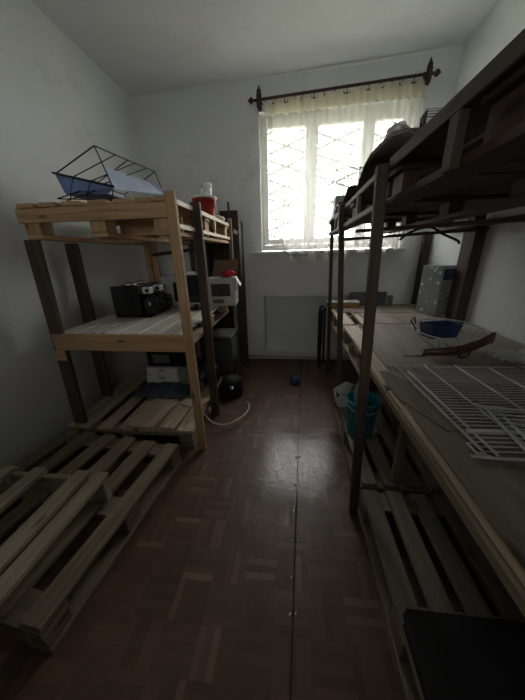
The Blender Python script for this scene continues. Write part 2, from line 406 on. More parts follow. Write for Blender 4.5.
# ------------------------------------------------------------------ curtain rod and sheer curtain
rod = thing('curtain_rod', 'dark brown wrought iron curtain rod above the window', 'curtain rod', (.38, 2.93, 2.45))
RL, RR = Vector((-.335, 2.86, 2.464)), Vector((1.095, 2.86, 2.532))
def rodp(t): return RL.lerp(RR, t)
m = MB(); m.tube([rodp(-.005+1.01*i/8) for i in range(9)], .0115, 8); obj('rod', m, IRON, rod)
for t, sg in ((0.02, -1), (.985, 1)):
    p = rodp(t); m = MB()
    m.tube([p+Vector((0, 0, -.075)), p+Vector((0, -.004, -.055)), p+Vector((0, -.006, -.02)), p+Vector((0, -.006, .03)), p+Vector((0, -.003, .06)), p+Vector((0, 0, .10))], [.008, .020, .022, .024, .016, .004], 8)
    for k in range(6):    # scrolls
        a = k*1.05; pass
    m.tube([p+Vector((sg*-.012+.02*math.cos(a)*sg*-1, -.008, -.045+.02*math.sin(a))) for a in [i*.5 for i in range(12)]], .006, 6)
    m.tube([p+Vector((.016*math.cos(a), -.008, .055+.016*math.sin(a))) for a in [i*.5 for i in range(12)]], .005, 6)
    m.tube([p, Vector((p.x, D, p.z))], .009, 6)
    m.box((p.x-.015, D-.007, p.z-.05), (p.x+.015, D-.001, p.z+.05))
    obj('bracket', m, IRON, rod)
    q = rodp(-.005 if sg < 0 else 1.005); m = MB()
    rot = Matrix.Rotation(R(90*sg), 3, 'Y')
    m.lathe([(.008, 0), (.013, .006), (.008, .012), (.024, .026), (.026, .036), (.014, .050), (.002, .064)], q, 10, rot); obj('finial', m, IRON, rod)
hooks = [.06, .12, .175, .235, .29, .35, .41, .475, .54, .60, .665, .73, .79, .85, .91]
for i, t in enumerate(hooks):
    p = rodp(t); m = MB()
    m.tube([p+Vector((0, .013*math.cos(a), .013*math.sin(a)-.002)) for a in [k*math.pi/5 for k in range(10)]], .003, 5, True)
    m.tube([p+Vector((0, 0, -.014)), p+Vector((0, 0, -.044))], .0042, 5)
    if i % 3: m.tube([p+Vector((-.024, 0, -.022)), p+Vector((-.024, 0, -.044)), p+Vector((.024, 0, -.044)), p+Vector((.024, 0, -.022))], .0046, 5)
    obj('hook', m, IRON, rod)
cu = thing('sheer_curtain', 'sheer off white net curtain hanging in front of the window', 'curtain', (.36, 2.85, 1.1))
def left_edge(z):
    pts = [(1.06, -.005), (1.256, -.06), (1.471, -.145), (1.775, -.195), (2.093, -.222), (2.48, -.258)]
    for (z0, x0), (z1, x1) in zip(pts, pts[1:]):
        if z <= z1: return x0+(x1-x0)*max(0, (z-z0)/(z1-z0))
    return pts[-1][1]
def fold(x, z):
    k = min(1, max(0, (2.5-z)/1.2))
    return 2.856+.022*math.sin(x*47+.6*math.sin(z*2.2)+2*math.sin(x*7))*(.5+.5*k)+.010*math.sin(x*103+z)-.012*k
RX = 1.07
def top_z(x): return 2.442+.048*(x+.30)-.006*abs(math.sin(x*23))
def cur(z0, z1):
    def fn(u, v):
        zt = z0(u)+(z1(u)-z0(u))*v
        xl = left_edge(zt); x = xl+u*(RX-xl)
        return Vector((x, fold(x, zt), zt))
    return fn
xr = lambda u: -.25+u*(RX+.25)
hem0 = lambda u: 1.098+.006*math.sin(u*70)+.035*max(0, math.sin(u*16-2.2))+.15*max(0, u-.25)**1.0
hem1 = lambda u: hem0(u)+.072
hd0 = lambda u: top_z(xr(u))-.098-.012*u
obj('veil', MB().grid(cur(hem1, hd0), 220, 40), SHEER, cu)
obj('header_band', MB().grid(cur(hd0, lambda u: top_z(xr(u))), 220, 6), HEADER, cu)
obj('hem', MB().grid(cur(hem0, hem1), 220, 4), HEM, cu)
m = MB(); m.tube([Vector((left_edge(z)-.0005, fold(left_edge(z), z), z)) for z in [1.17+i*.06 for i in range(21)]], .0022, 5)
obj('side_hem', m, HEM, cu)

# ------------------------------------------------------------------ outdoors (seen burnt out through the panes)
struct('ground', B((-14, 3.6, -.9), (14, 24, -.8)), GROUND)
def tree(x, y, h, r, n, label, seed):
    rnd = random.Random(seed)
    t = thing('garden_tree', label, 'tree', (x, y, -.8), 'trees outside the window')
    m = MB(); m.tube([(x, y, -.82), (x+.1, y, .6), (x-.05, y+.1, h*.6), (x+.1, y, h)], [.11, .09, .06, .02], 8)
    for k in range(7):
        a = rnd.uniform(0, 6.28); z = rnd.uniform(.35, .8)*h
        m.tube([(x, y, z), (x+r*.8*math.cos(a), y+r*.8*math.sin(a), z+r*.5)], [.035, .01], 6)
    obj('trunk', m, BARK, t)
    m = MB()
    for k in range(n):
        while True:
            q = Vector((rnd.uniform(-1, 1), rnd.uniform(-1, 1), rnd.uniform(-1, 1)))
            if .25 < q.length < 1: break
        c = Vector((x+q.x*r, y+q.y*r, h*.72+q.z*r*1.15)); s = rnd.uniform(.05, .09)
        a = Vector((rnd.uniform(-1, 1), rnd.uniform(-1, 1), rnd.uniform(-1, 1))).normalized(); b = a.orthogonal().normalized()
        m.add([c-a*s, c+b*s*.45, c+a*s, c-b*s*.45], [(0, 1, 2, 3)])
    obj('foliage', m, LEAF, t)
tree(-.3, 8.5, 4.6, 1.5, 900, 'leafy pale green tree outside, seen through the left sash', 3)
tree(2.1, 7.2, 4.2, 1.2, 800, 'leafy pale green tree outside, seen through the right sash', 5)

# ------------------------------------------------------------------ pallets
def boards_y(parent, name, xs, wd, y0, y1, z0, z1, mat, jit=.004, bevel=.0025, mats=None):
    for i, x in enumerate(xs):
        j = random.uniform(-jit, jit)
        mb = MB().beam((x+j, y0+random.uniform(0, .012), (z0+z1)/2), (x-j, y1-random.uniform(0, .012), (z0+z1)/2), wd[i] if isinstance(wd, (list, tuple)) else wd, z1-z0)
        obj(name, mb, mats[i % len(mats)] if mats else mat, parent, bevel)
def floor_pallet(label, x0, x1, y0, y1, xs, wd, mat, matb, ztop=.138, group='euro pallets on the floor', skip=()):
    t = thing('wooden_pallet', label, 'pallet', ((x0+x1)/2, (y0+y1)/2, 0), group)
    boards_y(t, 'deck_board', xs, wd, y0, y1, ztop-.020, ztop, mat)
    ys = (y0+.05, (y0+y1)/2, y1-.05)
    for y in ys: obj('cross_board', B((x0+.005, y-.048, ztop-.041), (x1-.005, y+.048, ztop-.021)), matb, t, .0025)
    bx = (x0+.05, (x0+x1)/2, x1-.05)
    for x in bx:
        obj('bottom_board', B((x-.048, y0+.006, .001), (x+.048, y1-.006, .021)), matb, t, .0025)
        for y in ys: obj('block', B((x-.044, y-.046, .022), (x+.044, y+.046, ztop-.042)), matb, t, .003)
    return t
# left, near, on the floor
np_ = floor_pallet('old wooden pallet on the floor nearest the viewer at left, under the smaller slatted frame', -1.47, -.64, .425, 1.285,
             [-.685, -.835, -.985, -1.135, -1.285, -1.42], [.080, .080, .085, .08, .085, .085], OLD, OLD)
np_.rotation_euler.z = R(-6); np_.location.x -= .065; np_.location.y -= .02
floor_pallet('wooden pallet on the floor under the left rack, with boards laid over it', -1.53, -.625, 1.325, 2.50,
             [-.685, -.815, -.945, -1.09, -1.24, -1.39, -1.49], [.11, .115, .115, .11, .09, .09, .07], PINE2, OLD)
# right
floor_pallet('wooden pallet on the floor at right nearest the viewer, black box on its end', .335, 1.22, .02, .985,
             [.378, .485, .595, .705, .82, .935, 1.05, 1.165], [.072]*8, GREYW, OLD)
floor_pallet('wooden pallet on the floor at right, second from the viewer, beside the teal bucket', .345, 1.22, 1.005, 1.96,
             [.388, .495, .605, .715, .83, .945, 1.06, 1.17], [.072]*8, GREYW, OLD)
# small frame lying on the near left pallet
PALEF = wood('frame_pale', (.26, .21, .14), (.40, .345, .25), (.52, .46, .35), stain_amt=.4)
t = thing('slatted_frame', 'small wooden slatted frame lying on top of the near left floor pallet', 'pallet', (-1.0, .5, .14))
for x, wx in ((-.862, .062), (-.955, .070), (-1.175, .065)):
    obj('rail', MB().beam((x, .16, .268), (x+.004, .845, .268), wx, .024), PALEF, t, .003)
obj('rail', MB().beam((-1.33, .16, .268), (-1.33, .845, .268), .06, .024), PALEF, t, .003)
for y in (.21, .825): obj('cross_board', B((-1.37, y-.012, .160), (-.895, y+.012, .2555)), PALEF, t, .003)
for y in (.21, .825):
    obj('foot', B((-.888, y-.020, .140), (-.836, y+.018, .2555)), PALEF, t, .003)
    obj('foot', B((-1.36, y-.04, .140), (-1.31, y-.013, .2555)), PALEF, t, .003)

# ------------------------------------------------------------------ left rack
rk = thing('pallet_rack', 'tall pallet wood shelf rack of pale pine along the left wall', 'shelf rack', (-1.0, 1.9, 0), 'racks built from pallets')
def post(root, p0, p1, wx, wy, mat, name='post'):
    p0, p1 = Vector(p0), Vector(p1); d = p1-p0; n = 5; mb = MB()
    # box with x width wx and y depth wy, slanting from p0 to p1
    vs = [p+Vector((sx*wx/2, sy*wy/2, 0)) for p in (p0, p1) for sx, sy in ((-1, -1), (1, -1), (1, 1), (-1, 1))]
    fs = [(3, 2, 1, 0), (4, 5, 6, 7), (0, 1, 5, 4), (1, 2, 6, 5), (2, 3, 7, 6), (3, 0, 4, 7)]
    o1, o2 = random.uniform(0, 50), random.uniform(0, 50)
    uvs = [[(vs[i].z+o1, vs[i].x+vs[i].y+o2) for i in f] for f in fs]
    mb.add(vs, fs, uvs)
    return obj(name, mb, mat, root, .003)
post(rk, (-.572, 1.338, 0), (-.572, 1.338, 1.488), .050, .03, PINE)
post(rk, (-.595, 1.735, 0), (-.582, 1.715, 1.505), .058, .032, BROWNP)
post(rk, (-.588, 2.655, 0), (-.588, 2.655, 1.525), .034, .034, GREYW)
post(rk, (-1.437, 1.372, .139), (-1.390, 1.372, 1.304), .080, .028, BROWNP)
post(rk, (-1.500, 1.735, .139), (-1.475, 1.735, 1.302), .085, .03, BROWNP)
post(rk, (-1.435, 2.62, 0), (-1.425, 2.62, 1.37), .06, .04, PINE)
post(rk, (-1.335, 2.60, .0), (-1.345, 2.60, 1.37), .045, .03, PINE)
post(rk, (-.968, 2.60, .0), (-.968, 2.60, 1.37), .042, .03, BROWNP)
obj('brace', MB().beam((-1.36, 2.575, 1.222), (-.93, 2.575, 1.262), .018, .030), DARKW, rk, .003)
# top shelf
ZT = 1.474
ts = MB(); X0, X1 = -1.420, -.604
for y in (1.42, 2.0, 2.58): ts.box((X0, y-.05, ZT-.044), (X1, y+.05, ZT-.022))
ts.box((-1.05, 1.42, ZT-.043), (-.96, 2.58, ZT-.023))
top = obj('top_shelf', ts, PINE, rk, .0025)
boards_y(top, 'deck_board', [X0+.055, X0+.185, X0+.315, X0+.45, X0+.585, X0+.70, X0+.78], [.095, .10, .095, .10, .095, .085, .062], 1.355, 2.66, ZT-.021, ZT, PINE)
obj('fascia_board', B((X0-.002, 1.355, ZT-.092), (X1, 1.374, ZT-.024)), PINE, top, .0025)
obj('fascia_board', B((-1.06, 1.66, ZT-.145), (-.66, 1.68, ZT-.045)), PINE, top, .0025)
for x in (X0+.045, -1.0, X1-.05):
    for y in (1.425, 2.0, 2.58): obj('block', B((x-.043, y-.045, ZT-.144), (x+.043, y+.045, ZT-.045)), PINE, top, .003)
    obj('bottom_board', B((x-.046, 1.38, ZT-.168), (x+.046, 2.66, ZT-.145)), PINE, top, .0025)
obj('side_rail', B((-.603, 1.36, ZT-.022), (-.590, 1.695, ZT+.004)), PINE2, top, .002)
obj('side_rail', B((-.603, 1.36, ZT-.135), (-.588, 1.695, ZT-.112)), PINE2, top, .002)
obj('side_rail', B((-.606, 1.755, ZT-.022), (-.590, 2.635, ZT+.004)), PINE2, top, .002)
obj('side_rail', B((-.606, 1.755, ZT-.135), (-.588, 2.635, ZT-.112)), PINE2, top, .002)
obj('spacer', B((-.605, 2.13, ZT-.111), (-.588, 2.155, ZT-.023)), PINE2, top, .002)
# middle shelf
ZM = .784
ms = MB(); X0, X1 = -1.425, -.612
for y in (1.43, 1.95, 2.44): ms.box((X0, y-.05, ZM-.044), (X1, y+.05, ZM-.022))
mid = obj('middle_shelf', ms, PINE, rk, .0025)
boards_y(mid, 'deck_board', [X0+.065, X0+.20, X0+.335, X0+.47, X0+.605, X0+.735], [.118, .122, .12, .122, .118, .105], 1.372, 2.50, ZM-.021, ZM, PAINTW)
obj('fascia_board', B((X0-.012, 1.352, ZM-.106), (X1+.005, 1.371, ZM-.003)), PINE, mid, .0025)
for x in (X0+.05, -1.0, X1-.05):
    for y in (1.43, 1.95, 2.44): obj('block', B((x-.043, y-.045, ZM-.092), (x+.043, y+.045, ZM-.045)), PINE, mid, .003)
    obj('bottom_board', B((x-.046, 1.375, ZM-.112), (x+.046, 2.50, ZM-.093)), PINE2, mid, .0025)
obj('support_block', B((-1.462, 1.356, ZM-.175), (-1.385, 1.363, ZM-.1065)), PINE, mid, .002)

# boards over the bottom pallet
t = thing('loose_plank', 'pale plank laid on the left rack pallet beside the front post', 'plank', (-.8, 1.5, .14), 'planks laid on the left rack pallet')
tag(obj('board', MB().beam((-.80, 1.335, .1495), (-.772, 1.685, .1495), .10, .018), PINE2, t, .002), None, None) if 0 else obj('board', MB().beam((-.80, 1.335, .1495), (-.77, 1.70, .1495), .10, .018), PINE2, t, .002)
t = thing('loose_plank', 'wide pale plank laid on the left rack pallet left of the other plank', 'plank', (-.95, 1.5, .14), 'planks laid on the left rack pallet')
obj('board', MB().beam((-.99, 1.335, .1495), (-.965, 1.685, .1495), .20, .018), PINE2, t, .002)

# ------------------------------------------------------------------ right rack
rr = thing('pallet_rack', 'dark long shelf rack of brown boards and posts along the right wall', 'shelf rack', (.8, 1.2, 0), 'racks built from pallets')
post(rr, (.312, .955, 0), (.286, 1.03, 1.462), .036, .03, BROWNP)
post(rr, (.362, 1.735, .139), (.299, 1.855, 1.478), .034, .03, BROWNP)
post(rr, (.395, 2.58, 0), (.352, 2.63, 1.455), .030, .03, BROWNP)
post(rr, (1.293, 2.18, 0), (1.293, 2.18, 1.345), .072, .14, DARKW)
post(rr, (1.290, 2.875, 0), (1.290, 2.875, 1.345), .065, .055, DARKW)
post(rr, (1.295, .75, 0), (1.295, .75, 1.345), .065, .10, DARKW)
RT = 1.468
tb = MB()
for y in (.02, .55, 1.0, 1.13, 1.62, 2.15, 2.54): tb.box((.315, y-.05, RT-.040), (1.31, y+.05, RT-.020))
top2 = obj('top_shelf', tb, REDBR, rr, .0025)
for (ya, yb) in ((-.25, 1.06), (1.075, 2.60)):
    boards_y(top2, 'deck_board', [.375, .52, .66, .80, .945, 1.085, 1.235], [.118, .135, .130, .135, .13, .135, .14], ya, yb, RT-.019, RT, REDBR)
for x in (.345, .82, 1.265):
    for (ya, yb) in ((-.25, 1.06), (1.075, 2.60)):
        obj('bottom_board', B((x-.045 if x > .5 else .316, ya, RT-.122), (x+.045, yb, RT-.102)), REDBR, top2, .0025)
    for y in (.02, .55, 1.0, 1.13, 1.62, 2.15, 2.54): obj('block', B((x-.035 if x > .5 else .33, y-.045, RT-.101), (x+.035, y+.045, RT-.041)), REDBR, top2, .003)
obj('edge_board', B((.298, -.25, RT-.030), (.313, 1.0, RT+.003)), BROWNP, top2, .002)
for (ya, yb) in ((1.07, 1.825), (1.885, 2.60)):
    xa = .305+.02*(ya-1.07); xb = .305+.02*(yb-1.07)
    obj('edge_rail', MB().beam((xa, ya, RT-.008), (xb, yb, RT-.008), .014, .022), OLD, top2, .002)
    obj('edge_rail', MB().beam((xa, ya, RT-.112), (xb, yb, RT-.112), .014, .022), GREYW, top2, .002)
    ym = (ya+yb)/2; xm = (xa+xb)/2
    obj('spacer', B((xm-.008, ym-.013, RT-.1005), (xm+.008, ym+.013, RT-.0195)), GREYW, top2, .002)
obj('spacer', B((.296, .62, RT-.125), (.314, .655, RT-.031)), BROWNP, top2, .002)
obj('crossbar', MB().beam((.40, 1.85, RT-.145), (1.30, 1.30, RT-.145), .03, .02), BROWNP, top2, .002)
obj('crossbar', MB().beam((.40, 2.40, RT-.170), (1.30, 2.05, RT-.145), .03, .02), BROWNP, top2, .002)
# middle shelf: pallet frame, decking and ply sheets over it
RM = .68
mb = MB()
for y in (.05, .52, .93, 1.06, 1.50, 1.93, 2.04, 2.4, 2.76): mb.box((.385, y-.045, RM-.046), (1.25, y+.045, RM-.024))
mid2 = obj('middle_shelf', mb, OLD, rr, .0025)
for (ya, yb) in ((-.10, .98), (1.0, 1.98), (2.0, 2.81)):
    boards_y(mid2, 'deck_board', [.44, .60, .745, .885, 1.03, 1.185], [.105, .11, .12, .125, .13, .13], ya, yb, RM-.023, RM-.001, PINE2)
    xb = .395
    if ya < 0: continue
    y_ = max(ya, 1.36)
    obj('bottom_board', B((xb-.012, y_, RM-.135), (xb+.075, yb, RM-.115)), PINE2, mid2, .0025)
    for y in (y_+.06, (y_+yb)/2, yb-.06): obj('block', B((.390, y-.04, RM-.114), (.47, y+.04, RM-.047)), OLD, mid2, .003)
obj('edge_board', B((.372, -.10, RM-.030), (.384, 1.30, RM-.002)), OLD, mid2, .002)
obj('strut', B((.500, 1.03, .14), (.535, 1.06, RM-.137)), OLD, mid2, .002)
obj('strut', B((1.15, .30, .14), (1.19, .33, RM-.047)), OLD, mid2, .002)

def sheet(label, pts, z, th, mat):
    m = MB().poly_prism([(x, y, z) for x, y in pts], (0, 0, th))
    return tag(obj('plywood_sheet', m, mat, None, .0015, loc=(pts[0][0], pts[0][1], z)), label, 'board', 'sheets on the right rack')
Z1 = RM+.0005
sheet('brown plywood sheet on the near end of the right middle shelf, under the wire racks', [(.400, -.08), (1.252, -.08), (1.252, 1.02), (.46, 1.02), (.405, .84)], Z1, .006, PLYD)
sheet('worn grey plywood sheet on the right middle shelf beneath the wire basket', [(.445, 1.03), (1.31, 1.03), (1.31, 1.99), (.56, 1.99), (.50, 1.55), (.455, 1.44)], Z1, .006, PLY)
sheet('pale plywood sheet at the far end of the right middle shelf', [(.41, 2.42), (1.25, 2.40), (1.25, 2.80), (.42, 2.80)], Z1, .006, PLY)
sheet('pale plywood sheet on the right middle shelf in front of the dotted box', [(.585, 2.005), (1.24, 2.005), (1.24, 2.39), (.60, 2.39)], Z1, .006, PLY)
sheet('small split veneer scrap at the edge of the right middle shelf', [(.392, .90), (.47, .70), (.54, .72), (.50, .98), (.43, 1.13), (.40, 1.12)], Z1+.0065, .004, PLYD)

# ------------------------------------------------------------------ things on the left rack
# dish rack with blue tray
dz = ZT+.002
t = thing('dish_rack', 'wire dish rack with blue trays, tipped over on top of the left rack', 'dish rack', (-1.05, 1.65, dz))
A = Vector((-1.262, 1.5, 1.632)); Bq = Vector((-.951, 1.5, 1.556)); AP = Vector((-1.05, 1.56, 1.762)); Cc = Vector((-.905, 1.92, 1.728)); Dd = Vector((-.855, 1.9, 1.590))
Ab = Vector((-1.235, 1.505, 1.540)); Bb = Vector((-1.00, 1.52, 1.535))
dpt = Vector((.06, .38, -.02))
m = MB()   # tray: front wall, floor, back wall
q = [A, Bq, Bb, Ab]
m.poly_prism(q, (.004, .006, 0)); m.poly_prism([Ab, Bb, Bb+dpt, Ab+dpt], (0, 0, -.005)); m.poly_prism([A, Ab, Ab+dpt, A+dpt], (-.005, 0, 0))
obj('blue_tray', m, BLUE, t)
m = MB(); E_ = Vector((-1.005, 1.545, 1.662)); F_ = Vector((-.935, 1.88, 1.662)); F2 = Vector((-.850, 1.9, 1.620)); F3 = Vector((-.850, 1.9, 1.592)); B2 = Bq+Vector((0, 0, -.010))
m.poly_prism([E_, F_, F2, F3, B2], (-.004, .006, -.003)); obj('side_tray', m, BLUE_LIT, t)
m = MB(); tb_ = .0034
far = Vector((-1.12, 1.88, 1.60))
m.tube([A, AP], tb_); m.tube([AP, Bq], tb_); m.tube([AP, Cc], .003); m.tube([Cc, Dd], tb_); m.tube([A+Vector((-.012, -.005, .004)), Bq+Vector((.01, -.005, 0))], .006); m.tube([A, far], tb_)
for k in (.30, .62, .84):
    a = AP.lerp(Cc, k); b_ = A.lerp(Bq, k) if k < .4 else A.lerp(Bq, k*.98)
    m.tube([a, b_ + Vector((0, -.004, .0))], .003)
    c_ = b_.copy(); c_.z = 1.495+.02; c_.x -= .05; c_.y += .01
    if k < .7: m.tube([b_, c_], .003)
m.tube([(-1.29, 1.5, 1.516), (-1.05, 1.49, 1.500)], .003); m.tube([(-1.29, 1.5, 1.516), (-1.14, 1.495, 1.545)], .003); m.tube([(-1.24, 1.51, 1.506), (-1.05, 1.49, 1.541)], .003)
m.tube([far, Cc], .003); m.tube([A.lerp(far, .5), AP.lerp(Cc, .5)], .003)
m.tube([Bq+Vector((0, 0, -.01)), Bq+Vector((-.03, .0, -.075))], .003); m.tube([Dd, Dd+Vector((0, .0, -.108))], .003); m.tube([far, far+Vector((0, 0, -.118))], .003)
obj('wire_frame', m, WIREK, t)

# red bucket with a jar on its lid
t = thing('bucket', 'red plastic bucket at the far end of the left rack top', 'bucket', (-.705, 2.3, ZT))
m = MB(); m.lathe([(.072, ZT+.001), (.075, ZT+.01), (.090, ZT+.135), (.096, ZT+.137), (.096, ZT+.150)], (-.705, 2.3, 0), 28); obj('body', m, RED, t)
m = MB(); m.lathe([(.099, ZT+.1505), (.101, ZT+.153), (.101, ZT+.160), (.092, ZT+.164)], (-.705, 2.3, 0), 28); obj('lid', m, PAPER, t)
m = MB(); m.box((-.80, 2.204, ZT+.075), (-.72, 2.2075, ZT+.12)); obj('paper_label', m, SILVER, t)
m = MB(); m.tube([(-.615, 2.28, ZT+.14), (-.604, 2.27, ZT+.08), (-.607, 2.27, ZT+.02)], .005); obj('handle', m, PAPER, t)
t = thing('jar', 'clear plastic jar with white lid standing on the red bucket', 'jar', (-.682, 2.3, ZT+.1645))
z = ZT+.1648; m = MB(); m.lathe([(.040, z), (.043, z+.004), (.043, z+.065), (.038, z+.072)], (-.682, 2.3, 0), 20); obj('body', m, JAR, t)
m = MB(); m.lathe([(.046, z+.0725), (.047, z+.075), (.047, z+.092), (.043, z+.095)], (-.682, 2.3, 0), 20); obj('lid', m, PAPER, t)
# flat tin beside it
m = MB(); m.box((-.83, 2.02, ZT+.001), (-.68, 2.13, ZT+.022)); m.box((-.82, 2.03, ZT+.0225), (-.69, 2.12, ZT+.038))
tag(obj('flat_box', m, GREYD, None, .004, loc=(-.75, 2.08, ZT)), 'flat dark grey box on the left rack top in front of the red bucket', 'box')
# crumpled white paper
def blob(c, r, seed, rough=.35, sq=(1, 1, 1), n=14):
    rnd = random.Random(seed); m = MB(); vs = []; ph = [(rnd.uniform(0, 6), rnd.uniform(2, 6), rnd.uniform(2, 7)) for k in range(4)]
    def fn(u, v):
        th = 2*math.pi*u; p = math.pi*(.02+.96*v)
        d = Vector((math.sin(p)*math.cos(th), math.sin(p)*math.sin(th), math.cos(p)))
        k = 1+rough*sum(math.sin(a+b*d.x*1.3+c2*d.y+a*d.z*2) for a, b, c2 in ph)/4
        return Vector((c[0]+d.x*r*k*sq[0], c[1]+d.y*r*k*sq[1], c[2]+d.z*r*k*sq[2]))
    m.grid(fn, n*2, n); return m
m = blob((-.665, 2.55, ZT+.036), .045, 4, .5, (1.3, 1.0, .52)); m.v += []
tag(obj('crumpled_paper', m, PAPER, None, loc=(-.66, 2.55, ZT)), 'crumpled white paper on the far edge of the left rack top', 'paper')
# fryer
t = thing('deep_fryer', 'black double deep fryer on the left rack middle shelf', 'deep fryer', (-1.16, 1.93, ZM+.001))
z0 = ZM+.001
m = MB(); m.box((-1.30, 1.77, z0+.012), (-1.09, 2.09, z0+.225)); m.box((-1.30, 1.77, z0), (-1.02, 2.09, z0+.011)); obj('housing', m, BLACK, t, .008)
m = MB()
for y in (1.86, 2.01): m.lathe([(.055, z0+.2255), (.06, z0+.235), (.04, z0+.246), (.012, z0+.250)], (-1.20, y, 0), 18)
obj('lid_pair', m, CHROME, t)
for y in (1.85, 2.01):
    m = MB(); m.lathe([(.05, z0+.0125), (.062, z0+.03), (.064, z0+.095), (.05, z0+.135), (.042, z0+.148)], (-1.052, y, 0), 20); bsk = obj('pot', m, BLACK, t)
    m = MB(); m.box((-1.089, y-.026, z0+.166), (-1.020, y+.022, z0+.212)); obj('spout', m, SILVERW, t, .006)
    m = MB(); m.lathe([(.014, 0), (.014, .004)], (-1.05, y-.0262, z0+.188), 14, Matrix.Rotation(R(90), 3, 'X')); obj('tap_hole', m, BLACKM, t)
    m = MB(); m.tube([(-1.01, y-.01, z0+.135), (-.965, y-.01, z0+.13), (-.955, y-.01, z0+.09), (-.965, y-.01, z0+.05), (-.992, y-.01, z0+.04)], .008, 8); obj('handle', m, BLACK, bsk)
# microwave
t = thing('microwave', 'grey microwave oven beside the black fryer on the left rack', 'microwave', (-.97, 2.28, ZM+.001))
z0 = ZM+.001
m = MB(); m.box((-1.09, 2.135, z0+.012), (-.845, 2.42, z0+.265))
for x in (-1.06, -.875):
    for y in (2.16, 2.39): m.box((x-.012, y-.012, z0), (x+.012, y+.012, z0+.0118))
obj('body', m, SILVER, t, .004)
m = MB(); m.box((-.985, 2.126, z0+.06), (-.850, 2.134, z0+.215)); obj('door_glass', m, DGLASS, t)
m = MB(); m.lathe([(.018, 0), (.018, .012), (.014, .016)], (-1.04, 2.1335, z0+.08), 14, Matrix.Rotation(R(90), 3, 'X')); obj('knob', m, BLACK, t)
t = thing('monitor', 'small flat screen with silver frame standing between the two right posts of the left rack', 'screen', (-.79, 2.12, ZM+.001))
m = MB(); m.box((-.868, 2.10, z0+.040), (-.735, 2.125, z0+.285)); fr_ = obj('frame', m, SILVERW, t, .004)
m = MB(); m.box((-.860, 2.096, z0+.052), (-.746, 2.0995, z0+.273)); obj('screen', m, DGLASS, fr_)
m = MB(); m.box((-.815, 2.105, z0+.010), (-.785, 2.122, z0+.0395)); obj('stem', m, BLACK, t)
m = MB(); m.lathe([(.065, z0), (.066, z0+.006), (.03, z0+.0105)], (-.80, 2.085, 0), 24); obj('foot', m, BLACK, t)
m = MB(); m.box((-1.02, 2.15, z0+.2655), (-.87, 2.36, z0+.288)); tag(obj('booklet', m, LABEL, None, .002, loc=(-.93, 2.25, z0+.2655)), 'pale blue and white booklet lying on the grey microwave', 'booklet')
# carton with open flap
t = thing('carton', 'white printed appliance carton with open flap at the end of the left middle shelf', 'box', (-.6, 2.3, ZM+.001))
z0 = ZM+.001
cr = Matrix.Rotation(R(6), 3, 'Z'); cc = Vector((-.605, 2.32, 0))
def cbx(a, b):
    a = Vector(a); b = Vector(b); mid_ = (a+b)/2
    return MB().box(a-mid_, b-mid_, cr, cc+cr @ mid_)
obj('body', cbx((-.13, -.11, z0), (.115, .12, z0+.235)), CARDL, t, .003)
obj('print', cbx((-.09, -.1125, z0+.085), (.07, -.1105, z0+.19)), BLACK, t)
obj('print', cbx((-.085, -.1125, z0+.025), (.01, -.1105, z0+.06)), plain('print_brown', (.13, .07, .06), .6), t)
obj('print', cbx((.1155, -.07, z0+.13), (.1175, .08, z0+.14)), GREYD, t)
obj('print', cbx((.1155, -.07, z0+.06), (.1175, .08, z0+.066)), GREYD, t)
m = MB(); f0_ = [cc+cr @ Vector(v) for v in ((-.12, .118, z0+.2355), (.11, .118, z0+.2355), (.13, .16, z0+.38), (-.09, .16, z0+.375))]
m.poly_prism(f0_, (0, .004, 0)); obj('flap', m, CARD, t)
f1_ = [cc+cr @ Vector(v) for v in ((.1155, -.105, z0+.236), (.1155, .03, z0+.236), (.155, .02, z0+.17), (.155, -.10, z0+.165))]
m = MB(); m.poly_prism(f1_, (.003, 0, .002)); obj('side_flap', m, PAPER, t)
m = blob((-.55, 2.30, z0+.267), .045, 9, .6, (1.35, 1.2, .5)); tag(obj('red_rag', m, REDC, None, loc=(-.56, 2.30, z0+.24)), 'crumpled bright red cloth lying on the white carton', 'cloth')

# ------------------------------------------------------------------ under the left rack
zf = .1385
t = thing('storage_case', 'lower white flat plastic case under the left rack', 'case', (-1.1, 2.1, zf), 'white cases under the left rack')
obj('body', B((-1.28, 1.96, zf+.002), (-.98, 2.28, zf+.075)), PAPER, t, .006); obj('latch', B((-1.16, 1.955, zf+.05), (-1.10, 1.9595, zf+.07)), SILVER, t)
t = thing('storage_case', 'upper white flat plastic case, stacked on the lower white case', 'case', (-1.1, 2.1, zf+.078), 'white cases under the left rack')
obj('body', B((-1.27, 1.965, zf+.078), (-.985, 2.28, zf+.150)), PAPER, t, .006); obj('latch', B((-1.15, 1.960, zf+.12), (-1.09, 1.9645, zf+.14)), SILVER, t)
t = thing('radio_cassette', 'dark box shaped player resting on the white flat cases', 'appliance', (-1.1, 2.1, zf+.152))
obj('body', B((-1.26, 1.99, zf+.152), (-.90, 2.26, zf+.31)), BLACK, t, .012); obj('panel', B((-1.20, 1.985, zf+.19), (-1.05, 1.989, zf+.27)), GREYD, t, .002)
obj('handle', MB().tube([(-1.22, 2.1, zf+.31), (-1.20, 2.1, zf+.345), (-.96, 2.1, zf+.345), (-.94, 2.1, zf+.31)], .008, 8), BLACK, t)
m = MB(); m.grid(lambda u, v: Vector((-1.26+.44*u+.02*v, 1.70+v*.235, zf+.024+.006*math.sin(u*9+v*4)+.004*math.sin(u*23))), 24, 16)
tag(obj('folded_cloth', m, CLOTHB, None, loc=(-1.0, 1.75, zf+.01), solid=.012), 'slate blue cloth spread on the pallet in front of the white cases', 'cloth')
m = blob((-.695, 1.93, zf+.142), .115, 12, .35, (1.0, .8, .85)); tag(obj('black_bag', m, BAGB, None, loc=(-.74, 1.88, zf)), 'slumped black bag behind the posts of the left rack', 'bag')
